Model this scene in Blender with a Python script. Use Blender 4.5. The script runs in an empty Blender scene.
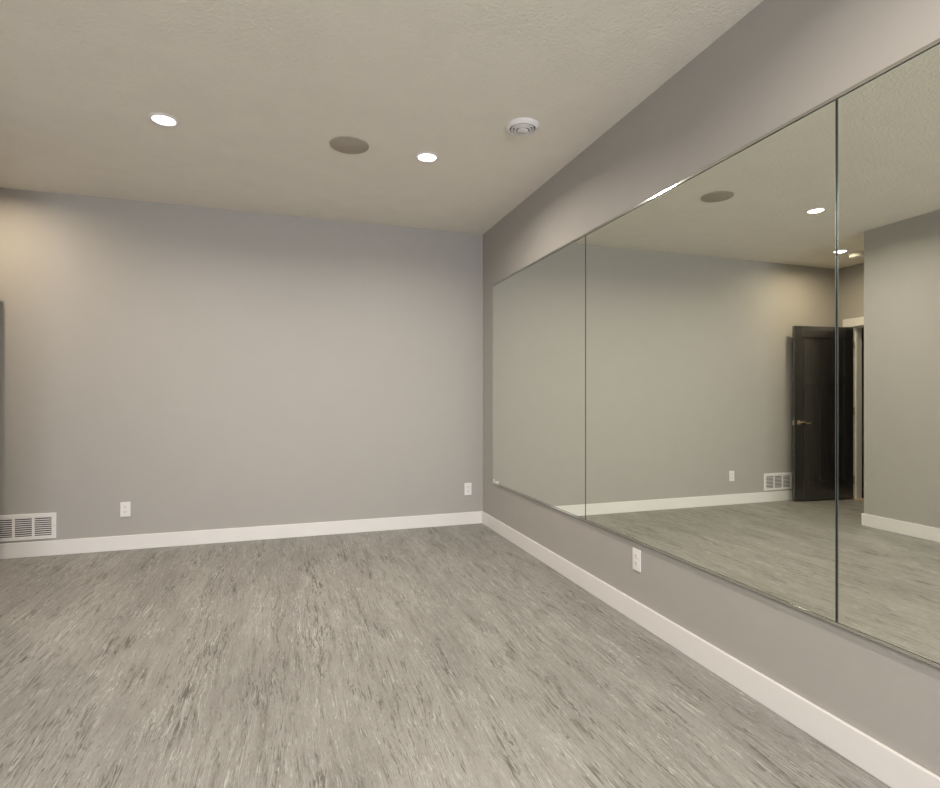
import bpy, bmesh, math
from mathutils import Vector, Matrix
C = bpy.context.scene.collection
PI = math.pi
H = 2.74
XL, XR = -3.362, 0.0         # main left wall, mirror wall
XA = -4.555                  # far wall of the door alcove
YJ = -1.207                  # where the left wall ends and the alcove begins
YR = -8.9                    # rear wall

# ------------------------------------------------------------------ materials
def new_mat(name):
    m = bpy.data.materials.new(name); m.use_nodes = True
    nt = m.node_tree
    return m, nt, nt.nodes['Principled BSDF']
def N(nt, typ, **kw):
    n = nt.nodes.new(typ)
    for k, v in kw.items():
        if k in n.inputs: n.inputs[k].default_value = v
        else: setattr(n, k, v)
    return n
def L(nt, a, b): nt.links.new(a, b)
def plain(name, col, rough=.5, metal=0, spec=.5, bump=None, var=.02):
    m, nt, p = new_mat(name)
    p.inputs['Roughness'].default_value = rough
    p.inputs['Metallic'].default_value = metal
    p.inputs['Specular IOR Level'].default_value = spec
    tc = N(nt, 'ShaderNodeTexCoord')
    n = N(nt, 'ShaderNodeTexNoise'); n.inputs['Scale'].default_value = 6; n.inputs['Detail'].default_value = 3
    L(nt, tc.outputs['Object'], n.inputs['Vector'])
    r = N(nt, 'ShaderNodeValToRGB')
    r.color_ramp.elements[0].position = .3; r.color_ramp.elements[1].position = .7
    r.color_ramp.elements[0].color = (*[c*(1-var) for c in col], 1)
    r.color_ramp.elements[1].color = (*[min(1, c*(1+var)) for c in col], 1)
    L(nt, n.outputs['Fac'], r.inputs['Fac']); L(nt, r.outputs['Color'], p.inputs['Base Color'])
    if bump:
        sc, st, dist = bump
        b = N(nt, 'ShaderNodeTexNoise'); b.inputs['Scale'].default_value = sc; b.inputs['Detail'].default_value = 3
        L(nt, tc.outputs['Object'], b.inputs['Vector'])
        bp = N(nt, 'ShaderNodeBump'); bp.inputs['Strength'].default_value = st; bp.inputs['Distance'].default_value = dist
        L(nt, b.outputs['Fac'], bp.inputs['Height']); L(nt, bp.outputs['Normal'], p.inputs['Normal'])
    return m

M = {}
M['wall'] = plain('greige_wall_paint', (.405, .383, .358), .55, spec=.3, bump=(220, .12, .002), var=.01)
M['white'] = plain('white_trim_paint', (.78, .755, .735), .38, spec=.4, var=.01)
M['plastic'] = plain('white_plastic', (.80, .775, .765), .3, var=.005)
M['slot'] = plain('dark_slot', (.02, .018, .016), .6)
M['smoke_plastic'] = plain('off_white_plastic', (.84, .82, .76), .35)
M['steel'] = plain('polished_channel', (.66, .66, .62), .11, metal=1, var=.01)
M['nickel'] = plain('satin_nickel', (.78, .66, .50), .22, metal=1)
M['mirror'] = plain('silvered_mirror', (.865, .89, .81), .0, metal=1, var=0)
M['mirror_edge'] = plain('polished_glass_edge', (.22, .26, .26), .25, metal=.8)
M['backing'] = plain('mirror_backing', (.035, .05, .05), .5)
M['clip'] = plain('clear_clip_plastic', (.86, .86, .84), .2)
M['speaker'] = plain('speaker_mesh', (.43, .38, .32), .8, spec=.15, bump=(900, .4, .001))
M['grille_dark'] = plain('duct_dark', (.05, .045, .04), .9)
M['hall_wall'] = plain('hall_paint', (.40, .36, .32), .6)
M['hall_floor'] = plain('hall_carpet', (.16, .13, .10), .95)
M['threshold'] = plain('threshold_wood', (.50, .38, .24), .5)

def ceiling_mat():
    m = plain('ceiling_orange_peel', (.83, .785, .71), .85, spec=.15, bump=(75, .8, .006), var=.02)
    return m
M['ceiling'] = ceiling_mat()

def door_mat():
    m, nt, p = new_mat('espresso_stained_wood')
    tc = N(nt, 'ShaderNodeTexCoord'); mp = N(nt, 'ShaderNodeMapping'); mp.inputs['Scale'].default_value = (30, 30, 1.6)
    n = N(nt, 'ShaderNodeTexNoise'); n.inputs['Scale'].default_value = 2; n.inputs['Detail'].default_value = 6
    L(nt, tc.outputs['Object'], mp.inputs['Vector']); L(nt, mp.outputs['Vector'], n.inputs['Vector'])
    r = N(nt, 'ShaderNodeValToRGB')
    r.color_ramp.elements[0].position = .35; r.color_ramp.elements[1].position = .7
    r.color_ramp.elements[0].color = (.008, .008, .0085, 1); r.color_ramp.elements[1].color = (.024, .0225, .022, 1)
    L(nt, n.outputs['Fac'], r.inputs['Fac']); L(nt, r.outputs['Color'], p.inputs['Base Color'])
    p.inputs['Roughness'].default_value = .34; p.inputs['Specular IOR Level'].default_value = .9; p.inputs['Coat Weight'].default_value = 1; p.inputs['Coat Roughness'].default_value = .10; p.inputs['Coat IOR'].default_value = 1.65
    bp = N(nt, 'ShaderNodeBump'); bp.inputs['Strength'].default_value = .15; bp.inputs['Distance'].default_value = .002
    L(nt, n.outputs['Fac'], bp.inputs['Height']); L(nt, bp.outputs['Normal'], p.inputs['Normal'])
    return m
M['door'] = door_mat()

def floor_mat():
    m, nt, p = new_mat('streaked_sheet_floor')
    tc = N(nt, 'ShaderNodeTexCoord')
    def mapped(src, sc, loc=(0, 0, 0)):
        mp = N(nt, 'ShaderNodeMapping'); mp.inputs['Scale'].default_value = sc; mp.inputs['Location'].default_value = loc
        L(nt, src, mp.inputs['Vector']); return mp.outputs['Vector']
    def noise(vec, det=4, rough=.55, dist=0, lac=2):
        n = N(nt, 'ShaderNodeTexNoise'); n.inputs['Scale'].default_value = 1; n.inputs['Detail'].default_value = det
        n.inputs['Roughness'].default_value = rough; n.inputs['Distortion'].default_value = dist
        n.inputs['Lacunarity'].default_value = lac
        L(nt, vec, n.inputs['Vector']); return n
    def ramp(fac, a, b, lo=0, hi=1):
        r = N(nt, 'ShaderNodeMapRange'); r.inputs['From Min'].default_value = a; r.inputs['From Max'].default_value = b
        r.inputs['To Min'].default_value = lo; r.inputs['To Max'].default_value = hi
        L(nt, fac, r.inputs['Value']); return r.outputs['Result']
    def mul(a, b):
        x = N(nt, 'ShaderNodeMath'); x.operation = 'MULTIPLY'; x.use_clamp = True
        L(nt, a, x.inputs[0])
        if hasattr(b, 'links'): L(nt, b, x.inputs[1])
        else: x.inputs[1].default_value = b
        return x.outputs[0]
    def mix(fac, a, b):
        x = N(nt, 'ShaderNodeMix'); x.data_type = 'RGBA'
        if hasattr(fac, 'links'): L(nt, fac, x.inputs[0])
        else: x.inputs[0].default_value = fac
        for i, c in ((6, a), (7, b)):
            if hasattr(c, 'links'): L(nt, c, x.inputs[i])
            else: x.inputs[i].default_value = (*c, 1)
        return x.outputs[2]
    # gentle meander of the streaks, so that they curl and swirl here and there
    w1 = noise(mapped(tc.outputs['Object'], (3.2, 1.3, 1)), 2)
    w2 = noise(mapped(tc.outputs['Object'], (16, 9, 1), (5, 2, 0)), 2)
    def add_warp(vec, n, ax, ay):
        s = N(nt, 'ShaderNodeVectorMath'); s.operation = 'SUBTRACT'; s.inputs[1].default_value = (.5, .5, .5)
        L(nt, n.outputs['Color'], s.inputs[0])
        k = N(nt, 'ShaderNodeVectorMath'); k.operation = 'MULTIPLY'; k.inputs[1].default_value = (ax, ay, 0)
        L(nt, s.outputs[0], k.inputs[0])
        a = N(nt, 'ShaderNodeVectorMath'); a.operation = 'ADD'
        L(nt, vec, a.inputs[0]); L(nt, k.outputs[0], a.inputs[1]); return a.outputs[0]
    V = add_warp(tc.outputs['Object'], w1, .08, .2)
    Vc = add_warp(V, w2, .05, .08)
    # some places swirl, most run straight
    sw = ramp(noise(mapped(tc.outputs['Object'], (1.6, 1.0, 1), (2, 5, 0)), 2).outputs['Fac'], .52, .68)
    vm = N(nt, 'ShaderNodeMix'); vm.data_type = 'VECTOR'; L(nt, sw, vm.inputs[0]); L(nt, V, vm.inputs[4]); L(nt, Vc, vm.inputs[5])
    V = vm.outputs[1]
    def ridge(sc, loc, width, det=3, rough=.55, dist=.4, soft=1.0):
        """thin crisp lines where a stretched noise crosses its middle value"""
        n = noise(mapped(V, sc, loc), det, rough, dist).outputs['Fac']
        ab = N(nt, 'ShaderNodeMath'); ab.operation = 'SUBTRACT'; ab.inputs[1].default_value = .5; L(nt, n, ab.inputs[0])
        aa = N(nt, 'ShaderNodeMath'); aa.operation = 'ABSOLUTE'; L(nt, ab.outputs[0], aa.inputs[0])
        return ramp(aa.outputs[0], width, width*.55)
    def patch(sc, loc, a, b, det=3):
        return ramp(noise(mapped(tc.outputs['Object'], sc, loc), det, .6).outputs['Fac'], a, b)
    broad = noise(mapped(V, (3, .7, 1)), 3).outputs['Fac']
    mid = noise(mapped(V, (30, 2, 1), (3, 7, 0)), 6, .72).outputs['Fac']
    fine = noise(mapped(V, (140, 7, 1), (9, 1, 0)), 6, .70).outputs['Fac']
    col = mix(ramp(broad, .36, .64), (.238, .228, .210), (.305, .293, .272))
    col = mix(ramp(mid, .54, .66, 0, .35), col, (.40, .387, .362))
    col = mix(ramp(mid, .47, .36, 0, .65), col, (.165, .153, .133))
    # pale streaks
    col = mix(mul(mul(ridge((42, 2.2, 1), (2, 9, 0), .013), patch((6, 1.6, 1), (7.4, .1, 0), .42, .60)), .75), col, (.50, .487, .46))
    col = mix(mul(mul(ramp(fine, .585, .615), patch((9, 2.5, 1), (1.4, 3.1, 0), .40, .60)), .8), col, (.52, .507, .48))
    # dark streaks
    col = mix(mul(mul(ridge((46, 2.2, 1), (12, 4, 0), .015), patch((5, 1.3, 1), (2.4, 7.1, 0), .40, .56)), .8), col, (.10, .092, .078))
    col = mix(mul(mul(ramp(fine, .415, .385), patch((8, 2.0, 1), (5.4, 9.1, 0), .42, .60)), .8), col, (.10, .092, .078))
    grain = noise(mapped(V, (330, 45, 1), (3, 3, 0)), 2, .5).outputs['Fac']
    col = mix(ramp(grain, .55, .70, 0, .25), col, (.46, .447, .42))
    col = mix(ramp(grain, .45, .30, 0, .35), col, (.16, .15, .135))
    # dark smears that come in clusters
    cl = patch((8, 1.8, 1), (4.4, 8.1, 0), .52, .62, 4)
    dk = ramp(noise(mapped(V, (75, 5.5, 1), (1, 3, 0)), 6, .72, .8).outputs['Fac'], .53, .56)
    col = mix(mul(mul(cl, dk), .8), col, (.075, .068, .057))
    # dark and pale flecks scattered everywhere
    dk2 = ramp(noise(mapped(V, (95, 7, 1), (6, 6, 0)), 5, .7, .5).outputs['Fac'], .62, .66)
    col = mix(mul(dk2, .75), col, (.085, .077, .066))
    lf = ramp(noise(mapped(V, (110, 8, 1), (16, 2, 0)), 5, .7, .5).outputs['Fac'], .64, .68)
    col = mix(mul(lf, .75), col, (.56, .547, .52))
    L(nt, col, p.inputs['Base Color'])
    p.inputs['Roughness'].default_value = .48; p.inputs['Specular IOR Level'].default_value = .35
    bp = N(nt, 'ShaderNodeBump'); bp.inputs['Strength'].default_value = .08; bp.inputs['Distance'].default_value = .002
    L(nt, fine, bp.inputs['Height']); L(nt, bp.outputs['Normal'], p.inputs['Normal'])
    return m
M['floor'] = floor_mat()

def emit(name, col, st):
    m, nt, p = new_mat(name)
    p.inputs['Base Color'].default_value = (.9, .88, .84, 1)
    p.inputs['Emission Color'].default_value = (*col, 1); p.inputs['Emission Strength'].default_value = st
    return m
WARM = (1, .92, .82)
M['lens'] = emit('lit_lamp_lens', (1, .90, .78), 9)
def glass():
    m = bpy.data.materials.new('window_glass'); m.use_nodes = True; nt = m.node_tree
    nt.nodes.remove(nt.nodes['Principled BSDF'])
    t = N(nt, 'ShaderNodeBsdfTransparent'); g = N(nt, 'ShaderNodeBsdfGlossy'); g.inputs['Roughness'].default_value = .02
    mx = N(nt, 'ShaderNodeMixShader'); mx.inputs[0].default_value = .07
    L(nt, t.outputs[0], mx.inputs[1]); L(nt, g.outputs[0], mx.inputs[2])
    L(nt, mx.outputs[0], nt.nodes['Material Output'].inputs['Surface'])
    return m
M['glass'] = glass()

# ------------------------------------------------------------------ mesh helpers
def add_box(bm, a, b):
    x0, y0, z0 = [min(a[i], b[i]) for i in range(3)]; x1, y1, z1 = [max(a[i], b[i]) for i in range(3)]
    v = [bm.verts.new(p) for p in ((x0,y0,z0),(x1,y0,z0),(x1,y1,z0),(x0,y1,z0),(x0,y0,z1),(x1,y0,z1),(x1,y1,z1),(x0,y1,z1))]
    for f in ((0,3,2,1),(4,5,6,7),(0,1,5,4),(1,2,6,5),(2,3,7,6),(3,0,4,7)): bm.faces.new([v[i] for i in f])
def add_lathe(bm, prof, seg=48, cx=0, cy=0, cap=True):
    """profile of (radius, z); revolved about the vertical through (cx, cy)"""
    rings = []
    for r, z in prof:
        if r < 1e-6: rings.append([bm.verts.new((cx, cy, z))])
        else: rings.append([bm.verts.new((cx+r*math.cos(2*PI*k/seg), cy+r*math.sin(2*PI*k/seg), z)) for k in range(seg)])
    for A, B in zip(rings, rings[1:]):
        for k in range(seg):
            k2 = (k+1) % seg
            if len(A) == 1 and len(B) == 1: continue
            if len(A) == 1: bm.faces.new((A[0], B[k], B[k2]))
            elif len(B) == 1: bm.faces.new((A[k], B[0], A[k2]))
            else: bm.faces.new((A[k], B[k], B[k2], A[k2]))
def add_tube(bm, pts, radii, seg=16):
    rings = []
    for i, p in enumerate(pts):
        p = Vector(p); d = (Vector(pts[min(i+1, len(pts)-1)])-Vector(pts[max(i-1, 0)])).normalized()
        u = d.cross(Vector((0, 0, 1)) if abs(d.z) < .9 else Vector((1, 0, 0))).normalized(); w = d.cross(u)
        r = radii[i]; rx, rz = r if isinstance(r, tuple) else (r, r)
        rings.append([bm.verts.new(p+u*rx*math.cos(2*PI*k/seg)+w*rz*math.sin(2*PI*k/seg)) for k in range(seg)])
    for A, B in zip(rings, rings[1:]):
        for k in range(seg): bm.faces.new((A[k], A[(k+1) % seg], B[(k+1) % seg], B[k]))
    bm.faces.new(rings[0][::-1]); bm.faces.new(rings[-1])
def obj(name, bm, mat, parent=None, bevel=0, smooth=False, seg=2):
    bmesh.ops.recalc_face_normals(bm, faces=bm.faces)
    me = bpy.data.meshes.new(name); bm.to_mesh(me); bm.free()
    o = bpy.data.objects.new(name, me); C.objects.link(o)
    me.materials.append(M[mat] if isinstance(mat, str) else mat)
    if smooth:
        for f in me.polygons: f.use_smooth = True
        e = o.modifiers.new('sharp', 'EDGE_SPLIT'); e.split_angle = math.radians(35)
    if bevel:
        b = o.modifiers.new('bevel', 'BEVEL'); b.width = bevel; b.segments = seg; b.limit_method = 'ANGLE'
    if parent: o.parent = parent
    return o
def box(name, a, b, mat, parent=None, bevel=0, seg=2):
    bm = bmesh.new(); add_box(bm, a, b); return obj(name, bm, mat, parent, bevel, seg=seg)
def boxes(name, lst, mat, parent=None, bevel=0):
    bm = bmesh.new()
    for a, b in lst: add_box(bm, a, b)
    return obj(name, bm, mat, parent, bevel)
def tag(o, label, cat, group=None):
    o['label'] = label; o['category'] = cat
    if group: o['group'] = group
    return o
def empty(name, loc, label=None, cat=None, group=None, rz=0):
    o = bpy.data.objects.new(name, None); C.objects.link(o); o.location = loc; o.rotation_euler = (0, 0, rz)
    o.empty_display_size = .1
    if label: tag(o, label, cat, group)
    return o
def struct(o): o['kind'] = 'structure'; return o

# ------------------------------------------------------------------ room shell
T = .14
struct(box('floor', (XA, YR, -.1), (T, T, 0), 'floor'))
struct(box('ceiling', (XA-T, YR-T, H), (T, T, H+.12), 'ceiling'))
struct(box('wall_back', (XA-T, 0, -.1), (T, T, H), 'wall'))
struct(box('wall_right', (0, YR, -.1), (T, 0, H), 'wall'))
# left wall, a solid block that ends at the alcove
struct(box('wall_left', (XL-.12, YR, 0), (XL, YJ, H), 'wall'))
struct(box('wall_alcove_side', (XA, YJ-.12, 0), (XL-.12, YJ, H), 'wall'))
# far wall of the alcove with the doorway
DY0, DY1, DZ = -.995, -.195, 2.018
struct(boxes('wall_alcove', [((XA-T, YJ-.12, -.1), (XA, DY0-.02, H)), ((XA-T, DY1+.02, -.1), (XA, 0, H)),
                        ((XA-T, DY0-.02, DZ+.02), (XA, DY1+.02, H))], 'wall'))
# rear wall with a window
WX0, WX1, WZ0, WZ1 = -3.0, -.35, .35, 2.25
struct(boxes('wall_rear', [((XA-T, YR-T, -.1), (WX0, YR, H)), ((WX1, YR-T, -.1), (T, YR, H)),
                     ((WX0, YR-T, -.1), (WX1, YR, WZ0)), ((WX0, YR-T, WZ1), (WX1, YR, H))], 'wall'))
w = struct(boxes('window_1', [((WX0, YR-.10, WZ0), (WX0+.05, YR-.03, WZ1)), ((WX1-.05, YR-.10, WZ0), (WX1, YR-.03, WZ1)),
                       ((WX0, YR-.10, WZ0), (WX1, YR-.03, WZ0+.05)), ((WX0, YR-.10, WZ1-.05), (WX1, YR-.03, WZ1)),
                       (((WX0+WX1)/2-.02, YR-.10, WZ0), ((WX0+WX1)/2+.02, YR-.03, WZ1))], 'white'))
box('pane', (WX0+.04, YR-.068, WZ0+.04), (WX1-.04, YR-.062, WZ1-.04), 'glass', w)
# small hall beyond the doorway
struct(boxes('wall_hall', [((-5.75, -1.9, 0), (-5.65, .9, H)), ((-5.65, -1.9, 0), (XA-T, -1.8, H)), ((-5.65, .8, 0), (XA-T, .9, H)),
                    ((XA-T-.1, T, 0), (XA-T, .8, H)), ((XA-T-.1, -1.8, 0), (XA-T, YJ-.13, H))], 'hall_wall'))
struct(box('floor_hall', (-5.75, -1.9, -.1), (XA, .9, -.001), 'hall_floor'))
struct(box('ceiling_hall', (-5.75, -1.9, H), (XA-T, .9, H+.1), 'ceiling'))

# baseboards: flat boards with an eased top edge
BH, BT = .113, .014
def baseboard(name, lst): return struct(boxes(name, lst, 'white', bevel=.003))
baseboard('baseboard_back', [((XA, -BT, 0), (-BT, 0, BH))])
baseboard('baseboard_right', [((-BT, YR, 0), (0, 0, BH))])
baseboard('baseboard_left', [((XL, YR, 0), (XL+BT, YJ+BT, BH))])
baseboard('baseboard_alcove', [((XA+.02, YJ, 0), (XL, YJ+BT, BH))])
baseboard('baseboard_rear', [((XL+BT, YR, 0), (-BT, YR+BT, BH))])

# door jamb and casing
struct(boxes('trim_1', [((XA-T-.002, DY1, 0), (XA+.002, DY1+.02, DZ+.02)), ((XA-T-.002, DY0-.02, 0), (XA+.002, DY0, DZ+.02)),
                ((XA-T-.002, DY0, DZ), (XA+.002, DY1, DZ+.02)),
                ((XA-.075, DY1-.012, 0), (XA-.04, DY1, DZ)), ((XA-.075, DY0, 0), (XA-.04, DY0+.012, DZ)),
                ((XA-.075, DY0, DZ-.012), (XA-.04, DY1, DZ))], 'white'))
CW = .095
struct(boxes('trim_2', [((XA, DY1+.006, 0), (XA+.016, DY1+.006+CW, DZ+.006)), ((XA, DY0-.006-CW, 0), (XA+.016, DY0-.006, DZ+.006)),
                ((XA, DY0-.006-CW-.01, DZ+.006), (XA+.020, DY1+.006+CW+.01, DZ+.006+CW))], 'white', bevel=.0015))
struct(box('trim_3', (XA-T, DY0, 0), (XA+.01, DY1, .008), 'threshold', bevel=.003))

# ------------------------------------------------------------------ doors (three panels: one wide over two tall)
def door_leaf(name, W, Hh, th, parent_loc, rz, z0=.012):
    """hinge edge at the origin, leaf runs along +x, faces on +-y"""
    st, tr, mr, br, mul_ = .115, .130, .100, .225, .105
    zm1 = 1.425; zm0 = zm1-mr
    rec = .0145
    bm = bmesh.new()
    y0, y1 = -th/2, th/2
    add_box(bm, (0, y0, 0), (st, y1, Hh)); add_box(bm, (W-st, y0, 0), (W, y1, Hh))
    add_box(bm, (st, y0, Hh-tr), (W-st, y1, Hh)); add_box(bm, (st, y0, zm0), (W-st, y1, zm1))
    add_box(bm, (st, y0, 0), (W-st, y1, br)); add_box(bm, (W/2-mul_/2, y0, br), (W/2+mul_/2, y1, zm0))
    o = obj(name, bm, 'door', bevel=.002)
    struct(o); o.location = (*parent_loc, z0); o.rotation_euler = (0, 0, rz)
    for (xa, xb, za, zb) in ((st, W-st, zm1, Hh-tr), (st, W/2-mul_/2, br, zm0), (W/2+mul_/2, W-st, br, zm0)):
        gv = .014
        boxes('door_panel', [((xa, -.002, za), (xb, .002, zb)), ((xa+gv, y0+.0075, za+gv), (xb-gv, y1-.0075, zb-gv))], 'door', o)
    return o
free = Vector((-3.764, -.112)); hinge = Vector((XA+.012, -.212))
dv = free-hinge; W = dv.length
door = door_leaf('door_1', W, 2.000, .036, (hinge.x, hinge.y+.018), math.atan2(dv.y, dv.x))
hz = .890
for s in (-1, 1):
    hx = W-.062
    bm = bmesh.new()
    y = s*.018
    pr = [(0, 0), (.032, 0), (.032, .003), (.028, .009), (.014, .012), (.011, .03), (0, .03)]
    seg = 32; rings = []
    for r, d in pr:
        rings.append([bm.verts.new((hx+max(r, 1e-4)*math.cos(2*PI*k/seg), y+s*d, hz+max(r, 1e-4)*math.sin(2*PI*k/seg))) for k in range(seg)])
    for A, B in zip(rings, rings[1:]):
        for k in range(seg): bm.faces.new((A[k], A[(k+1) % seg], B[(k+1) % seg], B[k]))
    hd = obj('door_handle', bm, 'nickel', door, smooth=True)
    hd['label'] = 'satin nickel lever handle'
    bm = bmesh.new()
    n = 14; pts = []; rad = []
    for i in range(n+1):
        t = i/n
        pts.append((hx+.008-.128*t, y+s*(.034 if s < 0 else .030), hz+.011*math.sin(2*PI*t)+(.004*t)))
        rad.append((.0065-.002*t, .010-.004*t))
    add_tube(bm, pts, rad); obj('lever', bm, 'nickel', hd, smooth=True)
box('latch_plate', (W-.0005, -.012, hz-.03), (W+.0015, .012, hz+.03), 'nickel', door)
for z in (.22, 1.02, 1.80):
    bm = bmesh.new(); add_lathe(bm, [(0, z-.045), (.006, z-.045), (.006, z+.045), (0, z+.045)], 16, -.008, -.02)
    obj('hinge', bm, 'nickel', door, smooth=True)
hall_shade_door = door_leaf('door_hall_shade', .80, 2.02, .036, (-5.62, -.75), PI/2)  # dark leaf and casing added to stand in for the unlit hall's darkness
struct(boxes('trim_hall_shade', [((-5.65, .055, 0), (-5.63, .14, 2.12)), ((-5.65, -.84, 0), (-5.63, -.755, 2.12)), ((-5.65, -.755, 2.04), (-5.63, .055, 2.12))], 'door'))

# ------------------------------------------------------------------ mirrors
MZ0, MZ1 = .439, 2.190
FX = -.013
edges = [-.297, -1.936, -3.588, -5.23]
labels = ['frameless wall mirror panel nearest the room corner, reflecting only plain pale wall',
          'middle frameless wall mirror panel, reflecting ceiling speaker and open black door',
          'frameless wall mirror panel cut off by the right edge of the photo']
gap = .002
for i in range(3):
    ya, yb = edges[i]-(gap if i else 0), edges[i+1]+gap
    m = box('wall_mirror', (FX, yb, MZ0), (FX+.006, ya, MZ1), 'mirror')
    m.location = (0, 0, 0)
    tag(m, labels[i], 'mirror', 'mirror panels side by side on the right wall')
    box('backing', (FX+.006, yb+.001, MZ0+.001), (-.0005, ya-.001, MZ1-.001), 'backing', m)
    for y0, y1 in ((ya-.0035, ya), (yb, yb+.0035)):
        box('polished_edge', (FX-.0002, y0, MZ0), (FX+.006, y1, MZ1), 'mirror_edge', m)
# J channels carrying the panels: a polished lip; dark strips: gap beside the glass, painted shadow line beyond the lip
def channel(z0, z1, g0, g1, label):
    o = box('mirror_channel', (FX-.003, edges[3], z0), (-.0004, edges[0]+.001, z1), 'steel', bevel=.0012)
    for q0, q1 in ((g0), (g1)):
        box('gap_shadow_strip', (FX+.001, edges[3], q0), (-.0004, edges[0], q1), 'backing', o)
    return tag(o, label, 'mirror channel')
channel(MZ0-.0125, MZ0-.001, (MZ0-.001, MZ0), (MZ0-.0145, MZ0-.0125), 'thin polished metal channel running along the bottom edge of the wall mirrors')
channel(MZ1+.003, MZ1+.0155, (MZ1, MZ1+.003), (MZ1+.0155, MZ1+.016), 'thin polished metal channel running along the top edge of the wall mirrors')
c = boxes('mirror_clip', [((FX-.006, edges[0]-.050, MZ0+.006), (FX-.0037, edges[0]-.028, MZ0+.022))], 'clip', bevel=.001)
tag(c, 'tiny white clip at the lower corner of the mirror nearest the room corner', 'clip')

# ------------------------------------------------------------------ outlets
def outlet(loc, rz, label):
    """plate in the local x-z plane, facing local -y"""
    t = empty('wall_outlet', loc, label, 'outlet', 'white duplex wall outlets', rz)
    bm = bmesh.new(); add_box(bm, (-.035, -.0065, -.0575), (.035, 0, .0575))
    pl = obj('cover_plate', bm, 'plastic', t, bevel=.003, seg=3)
    for z in (.0195, -.0195):
        bm = bmesh.new(); n = 28; fr = []; bk = []
        for k in range(n):
            a = 2*PI*k/n; x = .0172*math.cos(a); zz = .0172*math.sin(a); zz = max(-.0142, min(.0142, zz))
            fr.append(bm.verts.new((x, -.0085, z+zz))); bk.append(bm.verts.new((x, -.005, z+zz)))
        bm.faces.new(fr); bm.faces.new(bk[::-1])
        for k in range(n): bm.faces.new((fr[k], fr[(k+1) % n], bk[(k+1) % n], bk[k]))
        r = obj('receptacle', bm, 'plastic', t)
        bm = bmesh.new()
        add_box(bm, (-.0078, -.0089, z-.001), (-.0056, -.008, z+.0085)); add_box(bm, (.0056, -.0089, z+.000), (.0076, -.008, z+.0075))
        ring = [bm.verts.new((.0026*math.cos(2*PI*k/12), -.0089, z-.0075+.0028*math.sin(2*PI*k/12))) for k in range(12)]
        bm.faces.new(ring)
        obj('socket_slots', bm, 'slot', r)
    bm = bmesh.new(); n = 12
    fr = [bm.verts.new((.0028*math.cos(2*PI*k/n), -.0078, .0028*math.sin(2*PI*k/n))) for k in range(n)]
    bk = [bm.verts.new((.0032*math.cos(2*PI*k/n), -.006, .0032*math.sin(2*PI*k/n))) for k in range(n)]
    bm.faces.new(fr)
    for k in range(n): bm.faces.new((fr[k], fr[(k+1) % n], bk[(k+1) % n], bk[k]))
    obj('screw', bm, 'plastic', t)
    return t
outlet((-2.970, 0, .3165), 0, 'white duplex outlet on the back wall, between the vent grille and the far corner')
outlet((-.150, 0, .330), 0, 'white duplex outlet on the back wall close to the room corner')
outlet((0, -2.451, .3305), -PI/2, 'white duplex outlet on the right wall under the middle mirror')

# ------------------------------------------------------------------ return air grille on the back wall
gx0, gx1, gz0, gz1 = -3.840, -3.427, .129, .322
g = empty('air_grille', ((gx0+gx1)/2, 0, gz0), 'white louvred air grille low on the back wall just above the baseboard', 'vent')
def gl(a): return (a[0]-(gx0+gx1)/2, a[1], a[2]-gz0)
def gboxes(name, lst, mat, parent=g, bevel=0): return boxes(name, [(gl(a), gl(b)) for a, b in lst], mat, parent, bevel)
mx, mz, dvw = .029, .026, .016
ix0, ix1, iz0, iz1 = gx0+mx, gx1-mx, gz0+mz, gz1-mz
gboxes('frame', [((gx0, -.010, gz0), (ix0, 0, gz1)), ((ix1, -.010, gz0), (gx1, 0, gz1)), ((ix0, -.010, gz0), (ix1, 0, iz0)), ((ix0, -.010, iz1), (ix1, 0, gz1))], 'plastic', bevel=.002)
gboxes('duct', [((ix0, -.0015, iz0), (ix1, -.0003, iz1))], 'grille_dark')
bw = (ix1-ix0-2*dvw)/3
for k in range(2):
    x = ix0+(k+1)*bw+k*dvw
    gboxes('divider', [((x, -.010, iz0), (x+dvw, -.0016, iz1))], 'plastic', bevel=.001)
for k in range(3):
    x = ix0+k*(bw+dvw); n = 9; bm = bmesh.new()
    for i in range(n):
        z = iz0+(i+.5)*(iz1-iz0)/n
        a = gl((x, 0, z)); b = gl((x+bw, 0, z))
        v = [bm.verts.new(p) for p in ((a[0], -.0095, a[2]+.0008), (b[0], -.0095, a[2]+.0008), (b[0], -.0020, a[2]-.0020), (a[0], -.0020, a[2]-.0020),
                                       (a[0], -.0095, a[2]+.0078), (b[0], -.0095, a[2]+.0078), (b[0], -.0020, a[2]+.0042), (a[0], -.0020, a[2]+.0042))]
        for f in ((0,3,2,1),(4,5,6,7),(0,1,5,4),(1,2,6,5),(2,3,7,6),(3,0,4,7)): bm.faces.new([v[j] for j in f])
    obj('louvres', bm, 'plastic', g)
for x in (gx0+.012, gx1-.012):
    bm = bmesh.new(); n = 12
    v = [bm.verts.new((gl((x, 0, 0))[0]+.0035*math.cos(2*PI*k/n), -.0108, (gz1-gz0)/2+.0035*math.sin(2*PI*k/n))) for k in range(n)]
    bk = [bm.verts.new((q.co.x, -.0095, q.co.z)) for q in v]
    bm.faces.new(v)
    for k in range(n): bm.faces.new((v[k], v[(k+1) % n], bk[(k+1) % n], bk[k]))
    obj('screw', bm, 'speaker', g)

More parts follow.
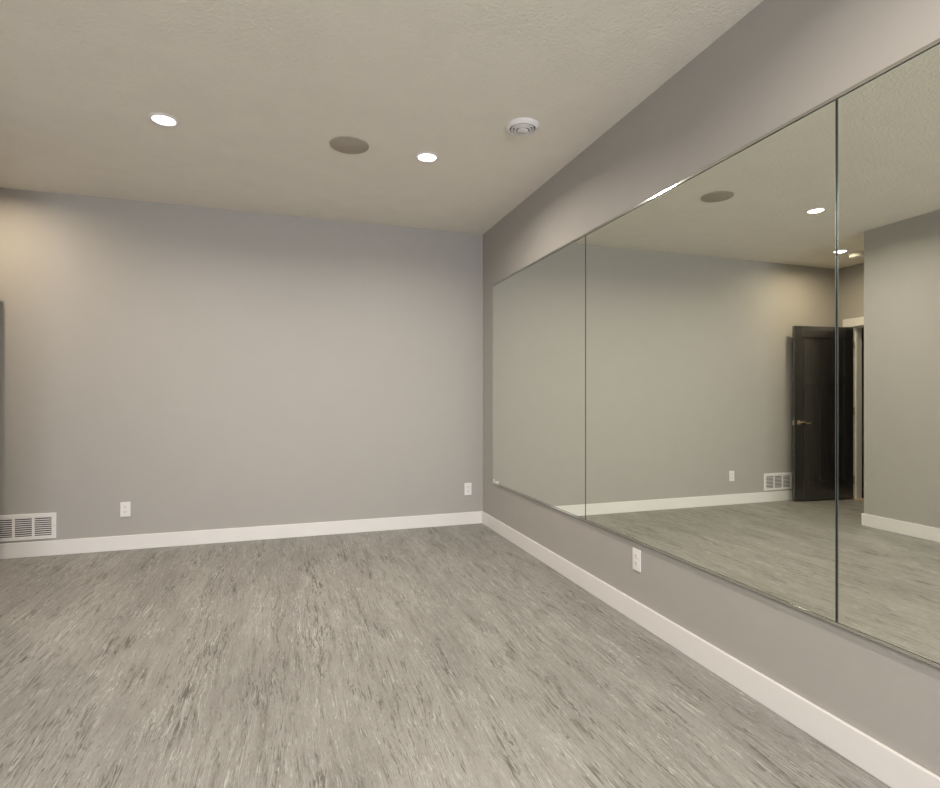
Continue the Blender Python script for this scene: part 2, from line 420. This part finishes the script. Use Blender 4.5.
# ------------------------------------------------------------------ ceiling fixtures
def downlight(x, y, power, label, blend=.75, angle=160, group='lit recessed ceiling downlights', r=.058, colour=WARM, wide=None):
    t = empty('recessed_downlight', (x, y, H), label, 'ceiling light', group)
    bm = bmesh.new(); add_lathe(bm, [(r+.022, 0), (r+.022, -.003), (r+.016, -.006), (r+.004, -.006), (r, -.003), (r, 0)])
    obj('trim_ring', bm, 'plastic', t, smooth=True)
    bm = bmesh.new(); add_lathe(bm, [(0, -.0035), (r*.7, -.0032), (r, -.0015), (r, -.0003)])
    obj('lens', bm, 'lens', t, smooth=True)
    l = bpy.data.lights.new('lamp', 'AREA'); l.energy = power; l.color = colour; l.shape = 'DISK'; l.size = .07; l.spread = math.radians(wide or angle)
    lo = bpy.data.objects.new('lamp', l); C.objects.link(lo); lo.parent = t; lo.location = (0, 0, -.0065)
P = 31
downlight(-2.418, -1.500, P, 'lit recessed ceiling downlight left of the round speaker grille')
downlight(-.909, -1.490, P, 'lit recessed ceiling downlight between the speaker grille and the round white diffuser')
downlight(-3.820, -.615, P*.62, 'lit recessed downlight by the open black door, seen only in the mirror', colour=(1, .84, .62), wide=170)
for x, y, lb in ((-2.4, -4.05, 'added, unseen ceiling downlight behind the camera, left of centre'), (-.9, -4.05, 'recessed ceiling downlight above the camera, near the mirror wall'),
                 (-2.4, -6.8, 'added, unseen ceiling downlight farthest back, near the left wall'), (-.9, -6.8, 'added, unseen ceiling downlight farthest back, near the mirror wall')):
    downlight(x, y, P, lb)  # wall scallop implies the lamp above the camera; the rest are added for light
# round speaker grille
sp = empty('ceiling_speaker', (-1.403, -1.509, H), 'flat round brown-grey speaker grille in the ceiling beside a downlight', 'speaker')
bm = bmesh.new(); add_lathe(bm, [(0, -.005), (.110, -.005), (.114, -.004), (.114, 0)], 64); obj('grille', bm, 'speaker', sp, smooth=True)
bm = bmesh.new(); add_lathe(bm, [(.114, 0), (.114, -.005), (.1165, -.006), (.118, -.004), (.118, 0)], 64); obj('rim', bm, 'speaker', sp, smooth=True)
# round air diffuser
df = empty('ceiling_diffuser', (-.490, -2.060, H), 'small round white air diffuser in the ceiling near the mirror wall', 'vent')
def part(name, prof, mat='plastic'):
    bm = bmesh.new(); add_lathe(bm, prof, 64); return obj(name, bm, mat, df, smooth=True)
part('outer_ring', [(.095, 0), (.096, -.004), (.091, -.012), (.082, -.021), (.078, -.023), (.074, -.021), (.072, -.014), (.072, 0)])
part('throat', [(.0725, -.006), (0, -.006)], 'slot')
part('inner_ring', [(.055, -.007), (.057, -.022), (.060, -.026), (.064, -.025), (.0655, -.022), (.063, -.007)])
part('inner_ring', [(.037, -.007), (.040, -.024), (.043, -.029), (.048, -.028), (.049, -.024), (.045, -.007)])
part('centre_cap', [(.020, -.007), (.031, -.024), (.031, -.029), (.026, -.032), (0, -.0325)])
# smoke alarm beside the alcove light
sm = empty('smoke_alarm', (-4.045, -.622, H), 'off-white round smoke alarm beside the alcove downlight, seen only in the mirror', 'smoke alarm')
bm = bmesh.new(); add_lathe(bm, [(.076, 0), (.078, -.010), (.072, -.018), (0, -.018)]); obj('base', bm, 'smoke_plastic', sm, smooth=True)
bm = bmesh.new(); add_lathe(bm, [(.068, -.018), (.068, -.034), (.060, -.046), (.042, -.053), (0, -.054)]); cv = obj('cover', bm, 'smoke_plastic', sm, smooth=True)
bm = bmesh.new(); add_lathe(bm, [(.012, -.053), (.012, -.056), (0, -.0565)], 24, .02, 0); obj('button', bm, 'plastic', sm, smooth=True)

# ------------------------------------------------------------------ daylight
w = bpy.data.worlds.new('sky'); bpy.context.scene.world = w; w.use_nodes = True
nt = w.node_tree; bg = nt.nodes['Background']
bg.inputs['Color'].default_value = (.88, .925, 1.0, 1); bg.inputs['Strength'].default_value = 25
pl = bpy.data.lights.new('window_portal', 'AREA'); pl.shape = 'RECTANGLE'; pl.size = WX1-WX0; pl.size_y = WZ1-WZ0; pl.cycles.is_portal = True
po = bpy.data.objects.new('window_portal', pl); C.objects.link(po); po.location = ((WX0+WX1)/2, YR-.12, (WZ0+WZ1)/2)
po.rotation_euler = (PI/2, 0, 0); po.rotation_euler = Vector((0, 1, 0)).to_track_quat('-Z', 'Z').to_euler()

# ------------------------------------------------------------------ camera
f, th, cy, a, b, h = 554.85, .3174, 397.6, 1.7623, 4.9718, 1.1911
cam = bpy.data.cameras.new('camera'); cam.sensor_width = 36; cam.lens = f/940*36
cam.shift_y = (cy-394)/940; cam.clip_start = .05
co = bpy.data.objects.new('camera', cam); C.objects.link(co)
co.location = (-a, -b, h); co.rotation_euler = (PI/2, 0, -th)
s = bpy.context.scene; s.camera = co
s.view_settings.view_transform = 'Standard'; s.view_settings.look = 'None'; s.view_settings.gamma = 1; s.view_settings.use_curve_mapping = False
s.view_settings.exposure = -0.60
